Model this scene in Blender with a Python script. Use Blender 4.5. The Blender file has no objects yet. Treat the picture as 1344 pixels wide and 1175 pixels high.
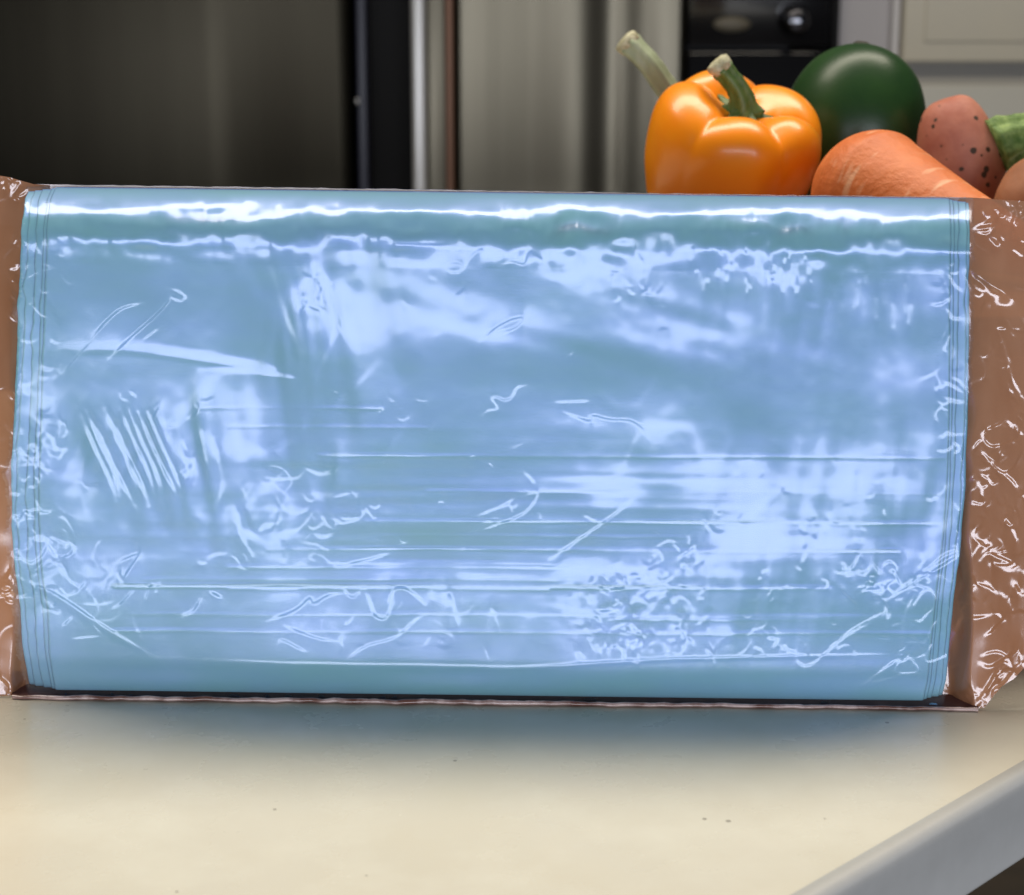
import bpy, bmesh, math, random
import numpy as np
from mathutils import Vector, Matrix, noise as mnoise

random.seed(7)
rng = np.random.RandomState(11)
S = bpy.context.scene
COL = S.collection
R = math.radians

# ------------------------------------------------------------------ camera
F = 2400.0                     # focal length in photo pixels (photo 1344 x 1175)
CX, CY = 672.0, 587.5
PITCH = R(13.0)
D0 = 0.70
fw = np.array([0, math.cos(PITCH), -math.sin(PITCH)])
up = np.array([0, math.sin(PITCH), math.cos(PITCH)])
rt = np.array([1.0, 0, 0])
CAM = -D0 * fw + (928 - CY) / F * D0 * up

cd = bpy.data.cameras.new("camera")
cam = bpy.data.objects.new("camera", cd)
COL.objects.link(cam)
cam.location = CAM
cam.rotation_euler = (math.pi / 2 - PITCH, 0, 0)
cd.sensor_width = 36.0
cd.lens = F / 1344.0 * 36.0
cd.clip_start = 0.02
cd.clip_end = 60
cd.dof.use_dof = True
cd.dof.focus_distance = 0.72
cd.dof.aperture_fstop = 15.0
S.camera = cam

# ------------------------------------------------------------------ world, lamps, exposure
w = bpy.data.worlds.new("World")
S.world = w
w.use_nodes = True
bg = w.node_tree.nodes["Background"]
bg.inputs[0].default_value = (0.85, 0.88, 1.0, 1)
bg.inputs[1].default_value = 0.035

def area(name, loc, target, sx, sy, power, color):
    l = bpy.data.lights.new(name, 'AREA')
    l.shape = 'RECTANGLE'
    l.size, l.size_y = sx, sy
    l.energy = power
    l.color = color
    o = bpy.data.objects.new(name, l)
    COL.objects.link(o)
    o.location = loc
    o.rotation_euler = (Vector(target) - Vector(loc)).to_track_quat('-Z', 'Y').to_euler()
    return o

WIN_Y, WIN_Z0, WIN_Z1 = -2.3, -0.18, 0.44
area("window_light", (0.15, WIN_Y, (WIN_Z0 + WIN_Z1) / 2), (0, 0, 0.1), 3.0, WIN_Z1 - WIN_Z0, 48.0, (0.86, 0.91, 1.0))
area("ceiling_light", (-0.05, 0.53, 1.55), (0, 0.0, 0.0), 2.3, 0.48, 42.0, (1.0, 0.91, 0.76))

S.view_settings.view_transform = 'Standard'
S.view_settings.look = 'None'
S.view_settings.exposure = 0.0
S.view_settings.gamma = 1.0
S.cycles.max_bounces = 10
S.cycles.transparent_max_bounces = 16
S.cycles.sample_clamp_indirect = 6.0
S.cycles.caustics_reflective = False
S.cycles.caustics_refractive = False

# ------------------------------------------------------------------ photo pixel -> place
def ray(u, v):
    u = np.asarray(u, float); v = np.asarray(v, float)
    return (fw + ((u - CX) / F)[..., None] * rt - ((v - CY) / F)[..., None] * up)

def at_depth(u, v, d):
    return Vector(CAM + ray(u, v) * d)

def at_y(u, v, y):
    r = ray(u, v)
    return Vector(CAM + r * ((y - CAM[1]) / r[1]))

def on_counter(u, v):
    r = ray(u, v)
    return Vector(CAM + r * (-CAM[2] / r[2]))

LEAN, YAW = R(4.5), R(2.0)
RM = np.array((Matrix.Rotation(-YAW, 3, 'Z') @ Matrix.Rotation(-LEAN, 3, 'X')))
EX, EYB, EZ = RM[:, 0], RM[:, 1], RM[:, 2]      # right, into the pack, up the face

def face(u, v, depth=None):
    """photo pixel -> (x, z) on the leaning front plane of the pack (x further in when the point lies deeper)"""
    r = ray(u, v)
    if depth is not None:
        t = (depth - (CAM @ EYB)) / (r @ EYB)
        return (CAM + r * t[..., None]) @ EX, face(u, v)[1]
    t = -(CAM @ EYB) / (r @ EYB)
    p = CAM + r * t[..., None]
    return p @ EX, p @ EZ

PX = D0 / F

# ------------------------------------------------------------------ object helpers
def tag(o, label=None, cat=None, group=None, kind=None):
    if label: o['label'] = label
    if cat: o['category'] = cat
    if group: o['group'] = group
    if kind: o['kind'] = kind
    return o

def empty(name, loc, rot=(0, 0, 0)):
    o = bpy.data.objects.new(name, None)
    o.empty_display_size = 0.02
    COL.objects.link(o)
    o.location = loc
    o.rotation_euler = rot
    return o

def link_mesh(name, me, mat, parent=None, smooth=True):
    o = bpy.data.objects.new(name, me)
    COL.objects.link(o)
    if mat: me.materials.append(mat)
    if smooth:
        me.polygons.foreach_set('use_smooth', [True] * len(me.polygons))
    if parent: o.parent = parent
    return o

def grid_mesh(name, X, Y, Z, mat, parent=None, close_u=False):
    """structured grid arrays (rows, cols) -> mesh"""
    nr, nc = X.shape
    co = np.stack([X, Y, Z], -1).reshape(-1, 3).astype(np.float32)
    idx = np.arange(nr * nc).reshape(nr, nc)
    if close_u:
        idx = np.concatenate([idx, idx[:, :1]], 1)
    q = np.stack([idx[:-1, :-1], idx[1:, :-1], idx[1:, 1:], idx[:-1, 1:]], -1).reshape(-1, 4)
    me = bpy.data.meshes.new(name)
    me.vertices.add(len(co)); me.vertices.foreach_set('co', co.ravel())
    me.loops.add(q.size); me.loops.foreach_set('vertex_index', q.ravel().astype(np.int32))
    me.polygons.add(len(q))
    me.polygons.foreach_set('loop_start', np.arange(0, q.size, 4, dtype=np.int32))
    me.update(calc_edges=True)
    return link_mesh(name, me, mat, parent)

def bm_obj(name, bm, mat, parent=None, smooth=False):
    bmesh.ops.recalc_face_normals(bm, faces=bm.faces)
    me = bpy.data.meshes.new(name)
    bm.to_mesh(me); bm.free()
    return link_mesh(name, me, mat, parent, smooth)

def box(name, x0, x1, y0, y1, z0, z1, mat, parent=None, bev=0.0, seg=3, smooth=True):
    bm = bmesh.new()
    bmesh.ops.create_cube(bm, size=1.0)
    for v in bm.verts:
        v.co = Vector(((x0 + x1) / 2 + v.co.x * (x1 - x0), (y0 + y1) / 2 + v.co.y * (y1 - y0), (z0 + z1) / 2 + v.co.z * (z1 - z0)))
    if bev > 0:
        bmesh.ops.bevel(bm, geom=list(bm.edges), offset=bev, segments=seg, profile=0.5, affect='EDGES')
    return bm_obj(name, bm, mat, parent, smooth and bev > 0)

# ------------------------------------------------------------------ materials
def mat_new(name):
    m = bpy.data.materials.new(name)
    m.use_nodes = True
    nt = m.node_tree
    nt.nodes.clear()
    out = nt.nodes.new('ShaderNodeOutputMaterial')
    return m, nt, out

def N(nt, t, **kw):
    n = nt.nodes.new(t)
    for k, v in kw.items():
        setattr(n, k, v)
    return n

def setin(n, **kw):
    for k, v in kw.items():
        n.inputs[k.replace('_', ' ')].default_value = v

def coords(nt, scale=(1, 1, 1)):
    tc = N(nt, 'ShaderNodeTexCoord')
    mp = N(nt, 'ShaderNodeMapping')
    mp.inputs['Scale'].default_value = scale
    nt.links.new(tc.outputs['Object'], mp.inputs['Vector'])
    return mp.outputs['Vector']

def noise(nt, vec, scale, detail=4, rough=0.6):
    n = N(nt, 'ShaderNodeTexNoise')
    nt.links.new(vec, n.inputs['Vector'])
    n.inputs['Scale'].default_value = scale
    n.inputs['Detail'].default_value = detail
    n.inputs['Roughness'].default_value = rough
    return n.outputs['Fac']

def ramp(nt, fac, stops):
    r = N(nt, 'ShaderNodeValToRGB')
    nt.links.new(fac, r.inputs['Fac'])
    e = r.color_ramp.elements
    while len(e) < len(stops): e.new(0.5)
    for el, (p, c) in zip(e, stops):
        el.position = p
        el.color = c if len(c) == 4 else (*c, 1)
    return r.outputs['Color']

def mix(nt, fac, a, b, mode='MIX'):
    m = N(nt, 'ShaderNodeMix', data_type='RGBA', blend_type=mode)
    for sock, val in ((m.inputs[0], fac), (m.inputs[6], a), (m.inputs[7], b)):
        if hasattr(val, 'is_output'): nt.links.new(val, sock)
        elif isinstance(val, (int, float)): sock.default_value = val
        else: sock.default_value = (*val, 1) if len(val) == 3 else val
    return m.outputs[2]

def bump(nt, h, strength, dist):
    b = N(nt, 'ShaderNodeBump')
    nt.links.new(h, b.inputs['Height'])
    b.inputs['Strength'].default_value = strength
    b.inputs['Distance'].default_value = dist
    return b.outputs['Normal']

def principled(name, color, rough=0.5, metal=0.0, coat=0.0, coat_rough=0.05, spec=0.5, var=None, bmp=None, sss=0.0, rvar=None, aniso=None):
    """var = (scale vec, scale, second colour, lo, hi); bmp = (scale vec, scale, strength, dist)"""
    m, nt, out = mat_new(name)
    p = N(nt, 'ShaderNodeBsdfPrincipled')
    nt.links.new(p.outputs[0], out.inputs[0])
    p.inputs['Base Color'].default_value = (*color, 1)
    p.inputs['Roughness'].default_value = rough
    p.inputs['Metallic'].default_value = metal
    p.inputs['Coat Weight'].default_value = coat
    p.inputs['Coat Roughness'].default_value = coat_rough
    p.inputs['Specular IOR Level'].default_value = spec
    if sss:
        p.inputs['Subsurface Weight'].default_value = sss
        p.inputs['Subsurface Radius'].default_value = (0.01, 0.006, 0.003)
        p.inputs['Subsurface Scale'].default_value = 0.4
    if var:
        f = noise(nt, coords(nt, var[0]), var[1])
        nt.links.new(ramp(nt, f, [(var[3], color), (var[4], var[2])]), p.inputs['Base Color'])
    if rvar:
        f = noise(nt, coords(nt, rvar[0]), rvar[1])
        nt.links.new(ramp(nt, f, [(0.35, (rvar[2],) * 3), (0.7, (rvar[3],) * 3)]), p.inputs['Roughness'])
    if bmp:
        nt.links.new(bump(nt, noise(nt, coords(nt, bmp[0]), bmp[1]), bmp[2], bmp[3]), p.inputs['Normal'])
    return m

# blue plastic of the folded bags
def mat_bag():
    m, nt, out = mat_new("bag_plastic")
    df = N(nt, 'ShaderNodeBsdfDiffuse')
    vec = coords(nt, (1, 1, 3))
    c = ramp(nt, noise(nt, vec, 14, 3), [(0.32, (0.225, 0.515, 0.58)), (0.68, (0.235, 0.49, 0.70))])
    nt.links.new(c, df.inputs['Color'])
    g = N(nt, 'ShaderNodeBsdfGlossy')
    g.inputs['Color'].default_value = (0.20, 0.195, 0.68, 1)
    g.inputs['Roughness'].default_value = 0.36
    lw = N(nt, 'ShaderNodeFresnel'); lw.inputs['IOR'].default_value = 2.35
    m2 = N(nt, 'ShaderNodeMixShader')
    nt.links.new(lw.outputs[0], m2.inputs[0])
    nt.links.new(df.outputs[0], m2.inputs[1]); nt.links.new(g.outputs[0], m2.inputs[2])
    nt.links.new(m2.outputs[0], out.inputs[0])
    nt.links.new(bump(nt, noise(nt, coords(nt, (6, 1, 60)), 30, 2), 0.10, 0.0004), g.inputs['Normal'])
    return m

# clear crinkled film
def mat_film(name, tint=(1, 1, 1), refl=0.068, gl=(0.60, 0.68, 1.0), rough=0.25, haze=0.03):
    m, nt, out = mat_new(name)
    tr = N(nt, 'ShaderNodeBsdfTransparent'); tr.inputs[0].default_value = (*tint, 1)
    df = N(nt, 'ShaderNodeBsdfDiffuse'); df.inputs[0].default_value = (0.75, 0.85, 0.95, 1)
    g = N(nt, 'ShaderNodeBsdfGlossy'); g.inputs['Color'].default_value = (*gl, 1); g.inputs['Roughness'].default_value = rough
    lw = N(nt, 'ShaderNodeLayerWeight'); lw.inputs['Blend'].default_value = 0.12
    mr = N(nt, 'ShaderNodeMapRange')
    nt.links.new(lw.outputs['Fresnel'], mr.inputs['Value'])
    mr.inputs['From Min'].default_value = 0.0; mr.inputs['From Max'].default_value = 1.0
    mr.inputs['To Min'].default_value = refl; mr.inputs['To Max'].default_value = 0.8
    m1 = N(nt, 'ShaderNodeMixShader'); m1.inputs[0].default_value = haze
    nt.links.new(tr.outputs[0], m1.inputs[1]); nt.links.new(df.outputs[0], m1.inputs[2])
    m2 = N(nt, 'ShaderNodeMixShader')
    g2 = N(nt, 'ShaderNodeBsdfGlossy'); g2.inputs['Color'].default_value = (0.92, 0.95, 1.0, 1); g2.inputs['Roughness'].default_value = 0.13
    mg = N(nt, 'ShaderNodeMixShader'); mg.inputs[0].default_value = 0.42
    nt.links.new(g.outputs[0], mg.inputs[1]); nt.links.new(g2.outputs[0], mg.inputs[2])
    nt.links.new(mr.outputs[0], m2.inputs[0])
    nt.links.new(m1.outputs[0], m2.inputs[1]); nt.links.new(mg.outputs[0], m2.inputs[2])
    nt.links.new(m2.outputs[0], out.inputs[0])
    bn = bump(nt, noise(nt, coords(nt, (1, 1, 1)), 300, 3), 0.07, 0.0006)
    nt.links.new(bn, g.inputs['Normal'])
    return m

def mat_amber():
    m, nt, out = mat_new("amber_film")
    p = N(nt, 'ShaderNodeBsdfPrincipled')
    c = ramp(nt, noise(nt, coords(nt, (1, 1, 0.35)), 26, 4), [(0.3, (0.40, 0.17, 0.080)), (0.7, (0.52, 0.26, 0.15))])
    nt.links.new(c, p.inputs['Base Color'])
    setin(p, Roughness=0.16)
    p.inputs['Specular IOR Level'].default_value = 1.0
    p.inputs['Specular Tint'].default_value = (1.0, 0.95, 1.0, 1)
    p.inputs['Coat Weight'].default_value = 0.6
    p.inputs['Coat Roughness'].default_value = 0.1
    tr = N(nt, 'ShaderNodeBsdfTransparent'); tr.inputs[0].default_value = (0.8, 0.45, 0.25, 1)
    mx = N(nt, 'ShaderNodeMixShader'); mx.inputs[0].default_value = 0.90
    nt.links.new(tr.outputs[0], mx.inputs[1]); nt.links.new(p.outputs[0], mx.inputs[2])
    nt.links.new(mx.outputs[0], out.inputs[0])
    return m

M_BAG = mat_bag()
M_FILM = mat_film("clear_film")
M_AMBER = mat_amber()
M_SEAM = principled("seam_film", (0.62, 0.45, 0.42), rough=0.18, coat=0.5, var=((1, 1, 1), 60, (0.20, 0.09, 0.07), 0.42, 0.58))

# ------------------------------------------------------------------ setting: floor and counter
M_FLOOR = principled("floor_wood", (0.035, 0.024, 0.016), rough=0.5, var=((1, 8, 1), 6, (0.06, 0.04, 0.025), 0.35, 0.7))
bm = bmesh.new()
bmesh.ops.create_grid(bm, x_segments=1, y_segments=1, size=6)
fl = bm_obj("floor", bm, M_FLOOR); fl.location = (0, 2, -0.92); tag(fl, kind='structure')

def mat_counter():
    m, nt, out = mat_new("cream_laminate")
    p = N(nt, 'ShaderNodeBsdfPrincipled')
    nt.links.new(p.outputs[0], out.inputs[0])
    v = coords(nt)
    base = ramp(nt, noise(nt, v, 9, 4), [(0.3, (0.73, 0.675, 0.55)), (0.7, (0.74, 0.70, 0.605))])
    sm = ramp(nt, noise(nt, v, 23, 5), [(0.45, (0, 0, 0)), (0.75, (1, 1, 1))])
    c1 = mix(nt, sm, base, (0.79, 0.75, 0.64))
    vo = N(nt, 'ShaderNodeTexVoronoi'); nt.links.new(v, vo.inputs['Vector']); vo.inputs['Scale'].default_value = 46
    wn = N(nt, 'ShaderNodeTexWhiteNoise'); nt.links.new(vo.outputs['Color'], wn.inputs['Vector'])
    thr = N(nt, 'ShaderNodeMath', operation='MULTIPLY'); nt.links.new(wn.outputs['Value'], thr.inputs[0]); thr.inputs[1].default_value = 0.085
    thr2 = N(nt, 'ShaderNodeMath', operation='SUBTRACT'); nt.links.new(thr.outputs[0], thr2.inputs[0]); thr2.inputs[1].default_value = 0.030
    lt = N(nt, 'ShaderNodeMath', operation='LESS_THAN'); nt.links.new(vo.outputs['Distance'], lt.inputs[0]); nt.links.new(thr2.outputs[0], lt.inputs[1])
    dk = N(nt, 'ShaderNodeMath', operation='MULTIPLY'); nt.links.new(lt.outputs[0], dk.inputs[0]); dk.inputs[1].default_value = 0.75
    c2 = mix(nt, dk.outputs[0], c1, (0.22, 0.18, 0.13))
    nt.links.new(c2, p.inputs['Base Color'])
    rr = ramp(nt, noise(nt, v, 16, 5), [(0.35, (0.22,) * 3), (0.7, (0.36,) * 3)])
    nt.links.new(rr, p.inputs['Roughness'])
    nt.links.new(bump(nt, noise(nt, v, 260, 2), 0.04, 0.0005), p.inputs['Normal'])
    return m
M_COUNTER = mat_counter()
M_EDGE = principled("counter_edge", (0.47, 0.465, 0.45), rough=0.5, coat=0.0, var=((1, 1, 1), 90, (0.445, 0.44, 0.425), 0.35, 0.7))

E1, E2 = on_counter(1344, 1008), on_counter(1058, 1175)
dr = (E2 - E1).normalized()
far_r = E1 - dr * ((0.62 - E1.y) / -dr.y)
near_r = E1 + dr * ((-0.34 - E1.y) / dr.y)
pts = [Vector((-0.95, -0.34, 0)), Vector((near_r.x, -0.34, 0)), Vector((far_r.x, 0.62, 0)), Vector((-0.95, 0.62, 0))]
counter = empty("kitchen_counter", (0, 0, 0))
tag(counter, "cream laminate kitchen counter with a white rounded front edge under the bag pack", "counter")
TH = 0.033
bm = bmesh.new()
top = [bm.verts.new(p) for p in pts]
bot = [bm.verts.new(p + Vector((0, 0, -0.006))) for p in pts]
ft = bm.faces.new(top); bm.faces.new(bot[::-1])
for i in range(4):
    bm.faces.new((top[i], bot[i], bot[(i + 1) % 4], top[(i + 1) % 4]))
bm_obj("countertop", bm, M_COUNTER, counter)
# rounded white edge band following the front and right edges
prof = []
rad = 0.0055
for k in range(9):
    a = math.pi / 2 * k / 8
    prof.append((rad * math.sin(a) - 0.001, 0.0006 - rad + rad * math.cos(a)))
prof += [(rad - 0.001, -TH + 0.003), (rad - 0.003, -TH), (-0.02, -TH), (-0.02, -0.0065), (-0.001, -0.0065)]
prof = [(-0.0035, 0.0)] + prof
path = [pts[0], pts[1], pts[2], pts[3]]
outn = []
for i in range(4):
    ns = []
    for a, b in ((i - 1, i), (i, i + 1)):
        if a < 0 or b > 3: continue
        d = (path[b] - path[a]).normalized()
        ns.append(Vector((d.y, -d.x, 0)))
    n = sum(ns, Vector()).normalized()
    outn.append(n / max(0.3, n.dot(ns[0])))
bm = bmesh.new()
rows = [[bm.verts.new(path[i] + outn[i] * a + Vector((0, 0, b))) for a, b in prof] for i in range(4)]
for i in range(3):
    for k in range(len(prof)):
        k2 = (k + 1) % len(prof)
        bm.faces.new((rows[i][k], rows[i + 1][k], rows[i + 1][k2], rows[i][k2]))
bm.faces.new(rows[0]); bm.faces.new(rows[3][::-1])
bmesh.ops.recalc_face_normals(bm, faces=bm.faces)
for f in bm.faces: f.smooth = True
eb = bm_obj("edge_band", bm, M_EDGE, counter, True)
eb.data.set_sharp_from_angle(angle=R(40))
box("base_cabinet", -0.90, pts[1].x - 0.12, -0.22, 0.55, -0.90, -TH - 0.002, principled("base_panel", (0.06, 0.045, 0.03), rough=0.5), counter)

# ------------------------------------------------------------------ kitchen behind the counter
KY = 2.05
def KX(u, y=KY): return at_y(u, 150, y).x
def KZ(v, y=KY): return at_y(672, v, y).z
def steel(name, c, r, c2):
    return principled(name, c, rough=r, metal=1.0, var=((1, 1, 0.02), 22, c2, 0.3, 0.7), bmp=((1, 1, 0.01), 300, 0.05, 0.0005))
M_DARKSTEEL = steel("dark_stainless", (0.030, 0.026, 0.019), 0.30, (0.036, 0.032, 0.023))
M_STEEL = steel("brushed_stainless", (0.112, 0.10, 0.075), 0.32, (0.16, 0.143, 0.108))
M_BLACK = principled("black_gloss", (0.006, 0.006, 0.007), rough=0.12, coat=0.3)
M_GASKET = principled("black_rubber", (0.004, 0.004, 0.005), rough=0.6, spec=0.2)
M_GREYTRIM = principled("grey_trim", (0.42, 0.41, 0.40), rough=0.35, metal=0.5)
M_BROWNTRIM = principled("copper_trim", (0.20, 0.10, 0.06), rough=0.4, metal=0.3)
M_CAB = principled("cream_cabinet", (0.62, 0.57, 0.45), rough=0.42, var=((1, 1, 1), 8, (0.58, 0.54, 0.44), 0.3, 0.7))
M_GREYPAN = principled("grey_panel", (0.45, 0.43, 0.44), rough=0.5)
M_CHROME = principled("chrome", (0.2, 0.2, 0.22), rough=0.12, metal=1.0)

FZ0, FZ1 = -0.90, 0.85
def bowed_door(name, u0, u1, y, mat, parent, bow, thick=0.05, edge=0.008, turn=None, groove=None):
    """full height door leaf whose front bows out gently towards the room"""
    x0, x1 = KX(u0, y), KX(u1, y)
    n = 60
    xs = np.linspace(0, 1, n)
    yy = -bow * (1 - (2 * xs - 1) ** 2)
    if turn:   # the leaf turns away at one side, shaped for a darker reflection
        k = np.clip((xs - (turn[0] - u0) / (u1 - u0)) / (1 - (turn[0] - u0) / (u1 - u0)), 0, 1)
        yy = yy + turn[1] * (k ** 1.15)
    if groove:   # soft upright groove, shaped to reflect as a dark band
        yy = yy + groove[2] * np.exp(-0.5 * ((u0 + xs * (u1 - u0) - groove[0]) / groove[1]) ** 2)
    ed = np.clip(np.minimum(xs, 1 - xs) * (x1 - x0) / edge, 0, 1)
    yy = yy + edge * (1 - np.sqrt(1 - (1 - ed) ** 2))
    zs = np.linspace(FZ0, FZ1, 3)
    X = np.concatenate([x0 + (x1 - x0) * xs, [x1, x0]])
    Y = np.concatenate([y + yy, [y + thick] * 2])
    XX = np.repeat(X[None], 3, 0); YY = np.repeat(Y[None], 3, 0); ZZ = np.repeat(zs[:, None], len(X), 1)
    return grid_mesh(name, XX, YY, ZZ, mat, parent, close_u=True)

fr = empty("fridge", (0, KY, FZ0))
tag(fr, "dark stainless fridge with a black door gap at the left behind the bag pack", "fridge")
def kp(o, root):
    o.parent = root
    o.matrix_parent_inverse = Matrix.Translation(-root.location)
    return o
kp(bowed_door("door", -420, 469, KY - 0.012, M_DARKSTEEL, None, 0.0, turn=(284, 0.036)), fr)
kp(box("gasket", KX(468), KX(482), KY + 0.01, KY + 0.05, FZ0, FZ1, principled("navy_rubber", (0.012, 0.012, 0.03), rough=0.35), None, 0.003), fr)
kp(box("door_gap", KX(470), KX(546), KY + 0.06, KY + 0.4, FZ0, FZ1, M_GASKET), fr)
kp(box("side_wall", KX(-420), KX(470), KY + 0.055, KY + 0.6, FZ0, FZ1, M_GASKET), fr)
o = kp(box("screw_cap", KX(467), KX(472), KY - 0.002, KY + 0.012, KZ(137), KZ(129), M_GREYTRIM, None, 0.0015), fr)

fr2 = empty("stainless_cabinet", (0, KY, FZ0))
tag(fr2, "brushed stainless tall appliance panel with bright grey edge and a copper brown strip", "appliance")
kp(box("edge_trim", KX(541), KX(560), KY - 0.012, KY + 0.05, FZ0, FZ1, principled("bright_trim", (0.62, 0.61, 0.60), rough=0.3, metal=0.4), None, 0.006), fr2)
kp(box("inner_trim", KX(560.5), KX(585), KY + 0.006, KY + 0.05, FZ0, FZ1, M_STEEL, None, 0.003), fr2)
kp(box("copper_strip", KX(585.5), KX(595), KY - 0.002, KY + 0.05, FZ0, FZ1, M_BROWNTRIM, None, 0.002), fr2)
kp(bowed_door("door", 596, 899, KY - 0.004, M_STEEL, None, 0.004, groove=(806, 24, 0.012)), fr2)
kp(box("carcass", KX(547), KX(899), KY + 0.07, KY + 0.6, FZ0, FZ1, M_GASKET), fr2)

ov = empty("oven", (0, KY, FZ0))
tag(ov, "black glass built in oven with a chrome knob behind the peppers", "oven")
kp(box("front_panel", KX(901), KX(1094), KY + 0.012, KY + 0.5, KZ(62), FZ1 - 0.3, M_BLACK, None, 0.004), ov)
kp(box("door", KX(901), KX(1094), KY + 0.004, KY + 0.5, FZ0 + 0.1, KZ(66), M_BLACK, None, 0.006), ov)
kp(box("side_frame", KX(1088), KX(1097), KY - 0.004, KY + 0.02, FZ0 + 0.1, FZ1 - 0.3, M_GASKET, None, 0.003), ov)
def lathe(name, prof, n, mat, parent=None, mtx=None):
    a = np.linspace(0, 2 * math.pi, n, endpoint=False)
    r = np.array([p[0] for p in prof])[:, None]; z = np.array([p[1] for p in prof])[:, None]
    X, Y, Z = r * np.cos(a), r * np.sin(a), z + 0 * a
    o = grid_mesh(name, X, Y, Z, mat, parent, close_u=True)
    if mtx is not None: o.data.transform(mtx)
    return o
kn = at_y(1043, 27, KY)
mk = Matrix.Translation(kn) @ Matrix.Rotation(R(90), 4, 'X')
kp(lathe("knob", [(0, .034), (.012, .034), (.0165, .031), (.018, .02), (.018, .004), (.021, .002), (.021, -0.002)], 32, M_CHROME, None, mk), ov)
hp = at_y(962, 34, KY)
bm = bmesh.new()
bmesh.ops.create_uvsphere(bm, u_segments=24, v_segments=14, radius=1.0)
bmesh.ops.transform(bm, matrix=Matrix.Translation(hp + Vector((0, 0.014, 0.002))) @ Matrix.Diagonal((0.028, 0.008, 0.012, 1)), verts=bm.verts)
kp(bm_obj("reflection_blob", bm, principled("beige_reflection", (0.12, 0.105, 0.075), rough=0.5), None, True), ov)  # beige ellipsoid standing in for a reflection in the oven glass

cb = empty("kitchen_cabinet", (0, KY, FZ0))
tag(cb, "cream kitchen cabinet with a grey side panel at the upper right", "cabinet")
kp(box("side_panel", KX(1097.5), KX(1166), KY + 0.02, KY + 0.5, FZ0, FZ1, M_GREYPAN), cb)
kp(box("frame_stile", KX(1166.5), KX(1176), KY + 0.0, KY + 0.5, FZ0, FZ1, principled("pale_stile", (0.62, 0.60, 0.60), rough=0.4), None, 0.002), cb)
kp(box("door", KX(1177), KX(1700), KY - 0.018, KY + 0.01, KZ(82), FZ1, M_CAB, None, 0.004), cb)
kp(box("door_panel", KX(1204), KX(1700) - 0.02, KY - 0.021, KY - 0.016, KZ(60) + 0.005, FZ1 - 0.02, M_CAB, None, 0.002), cb)
kp(box("shadow_strip", KX(1176.5), KX(1700), KY + 0.008, KY + 0.03, KZ(112), KZ(78), principled("shadow_tone", (0.36, 0.34, 0.30), rough=0.5)), cb)  # strip in a darker tone, standing for the shadow line under the door
kp(box("drawer_front", KX(1177), KX(1700), KY - 0.004, KY + 0.02, KZ(330), KZ(111), principled("drawer_paint", (0.56, 0.54, 0.47), rough=0.45), None, 0.003), cb)
kp(box("carcass", KX(1177), KX(1700), KY + 0.032, KY + 0.5, FZ0, FZ1, M_CAB), cb)

# ------------------------------------------------------------------ bag pack: relief maps (photo pixel raster, step 1.5)
ST = 1.1
U0, V0 = -120.0, 180.0
NW, NH = 1440, 744          # covers u -120..1464, v 180..998
uu = U0 + ST * np.arange(NW); vv = V0 + ST * np.arange(NH)
UU, VV = np.meshgrid(uu, vv)

def fnoise(sx, sy, seed, ang=0.0):
    """smooth noise, unit variance, correlation lengths sx, sy photo px"""
    r = np.random.RandomState(seed)
    w_ = np.fft.rfft2(r.randn(NH, NW))
    kx = np.fft.rfftfreq(NW)[None] * 2 * math.pi / ST
    ky = np.fft.fftfreq(NH)[:, None] * 2 * math.pi / ST
    c, s = math.cos(ang), math.sin(ang)
    a = kx * c + ky * s; b = -kx * s + ky * c
    n = np.fft.irfft2(w_ * np.exp(-0.5 * ((a * sx) ** 2 + (b * sy) ** 2)), s=(NH, NW))
    return n / n.std()

def gblur(a, s):
    kx = np.fft.rfftfreq(NW)[None] * 2 * math.pi / ST
    ky = np.fft.fftfreq(NH)[:, None] * 2 * math.pi / ST
    return np.fft.irfft2(np.fft.rfft2(a) * np.exp(-0.5 * ((kx * s) ** 2 + (ky * s) ** 2)), s=(NH, NW))

def win(u0, v0, u1, v1):
    i0 = max(0, int((u0 - U0) / ST)); i1 = min(NW, int((u1 - U0) / ST) + 2)
    j0 = max(0, int((v0 - V0) / ST)); j1 = min(NH, int((v1 - V0) / ST) + 2)
    return slice(j0, j1), slice(i0, i1)

def blob(T, cx, cy, rx, ry, amp, ang=0.0, soft=2.0):
    m = 2.2 * max(rx, ry)
    s = win(cx - m, cy - m, cx + m, cy + m)
    a = R(ang); du = UU[s] - cx; dv = VV[s] - cy
    p = (du * math.cos(a) + dv * math.sin(a)) / rx; q = (-du * math.sin(a) + dv * math.cos(a)) / ry
    T[s] += amp * np.exp(-np.power(p * p + q * q, soft / 2.0) * 1.2)

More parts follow.
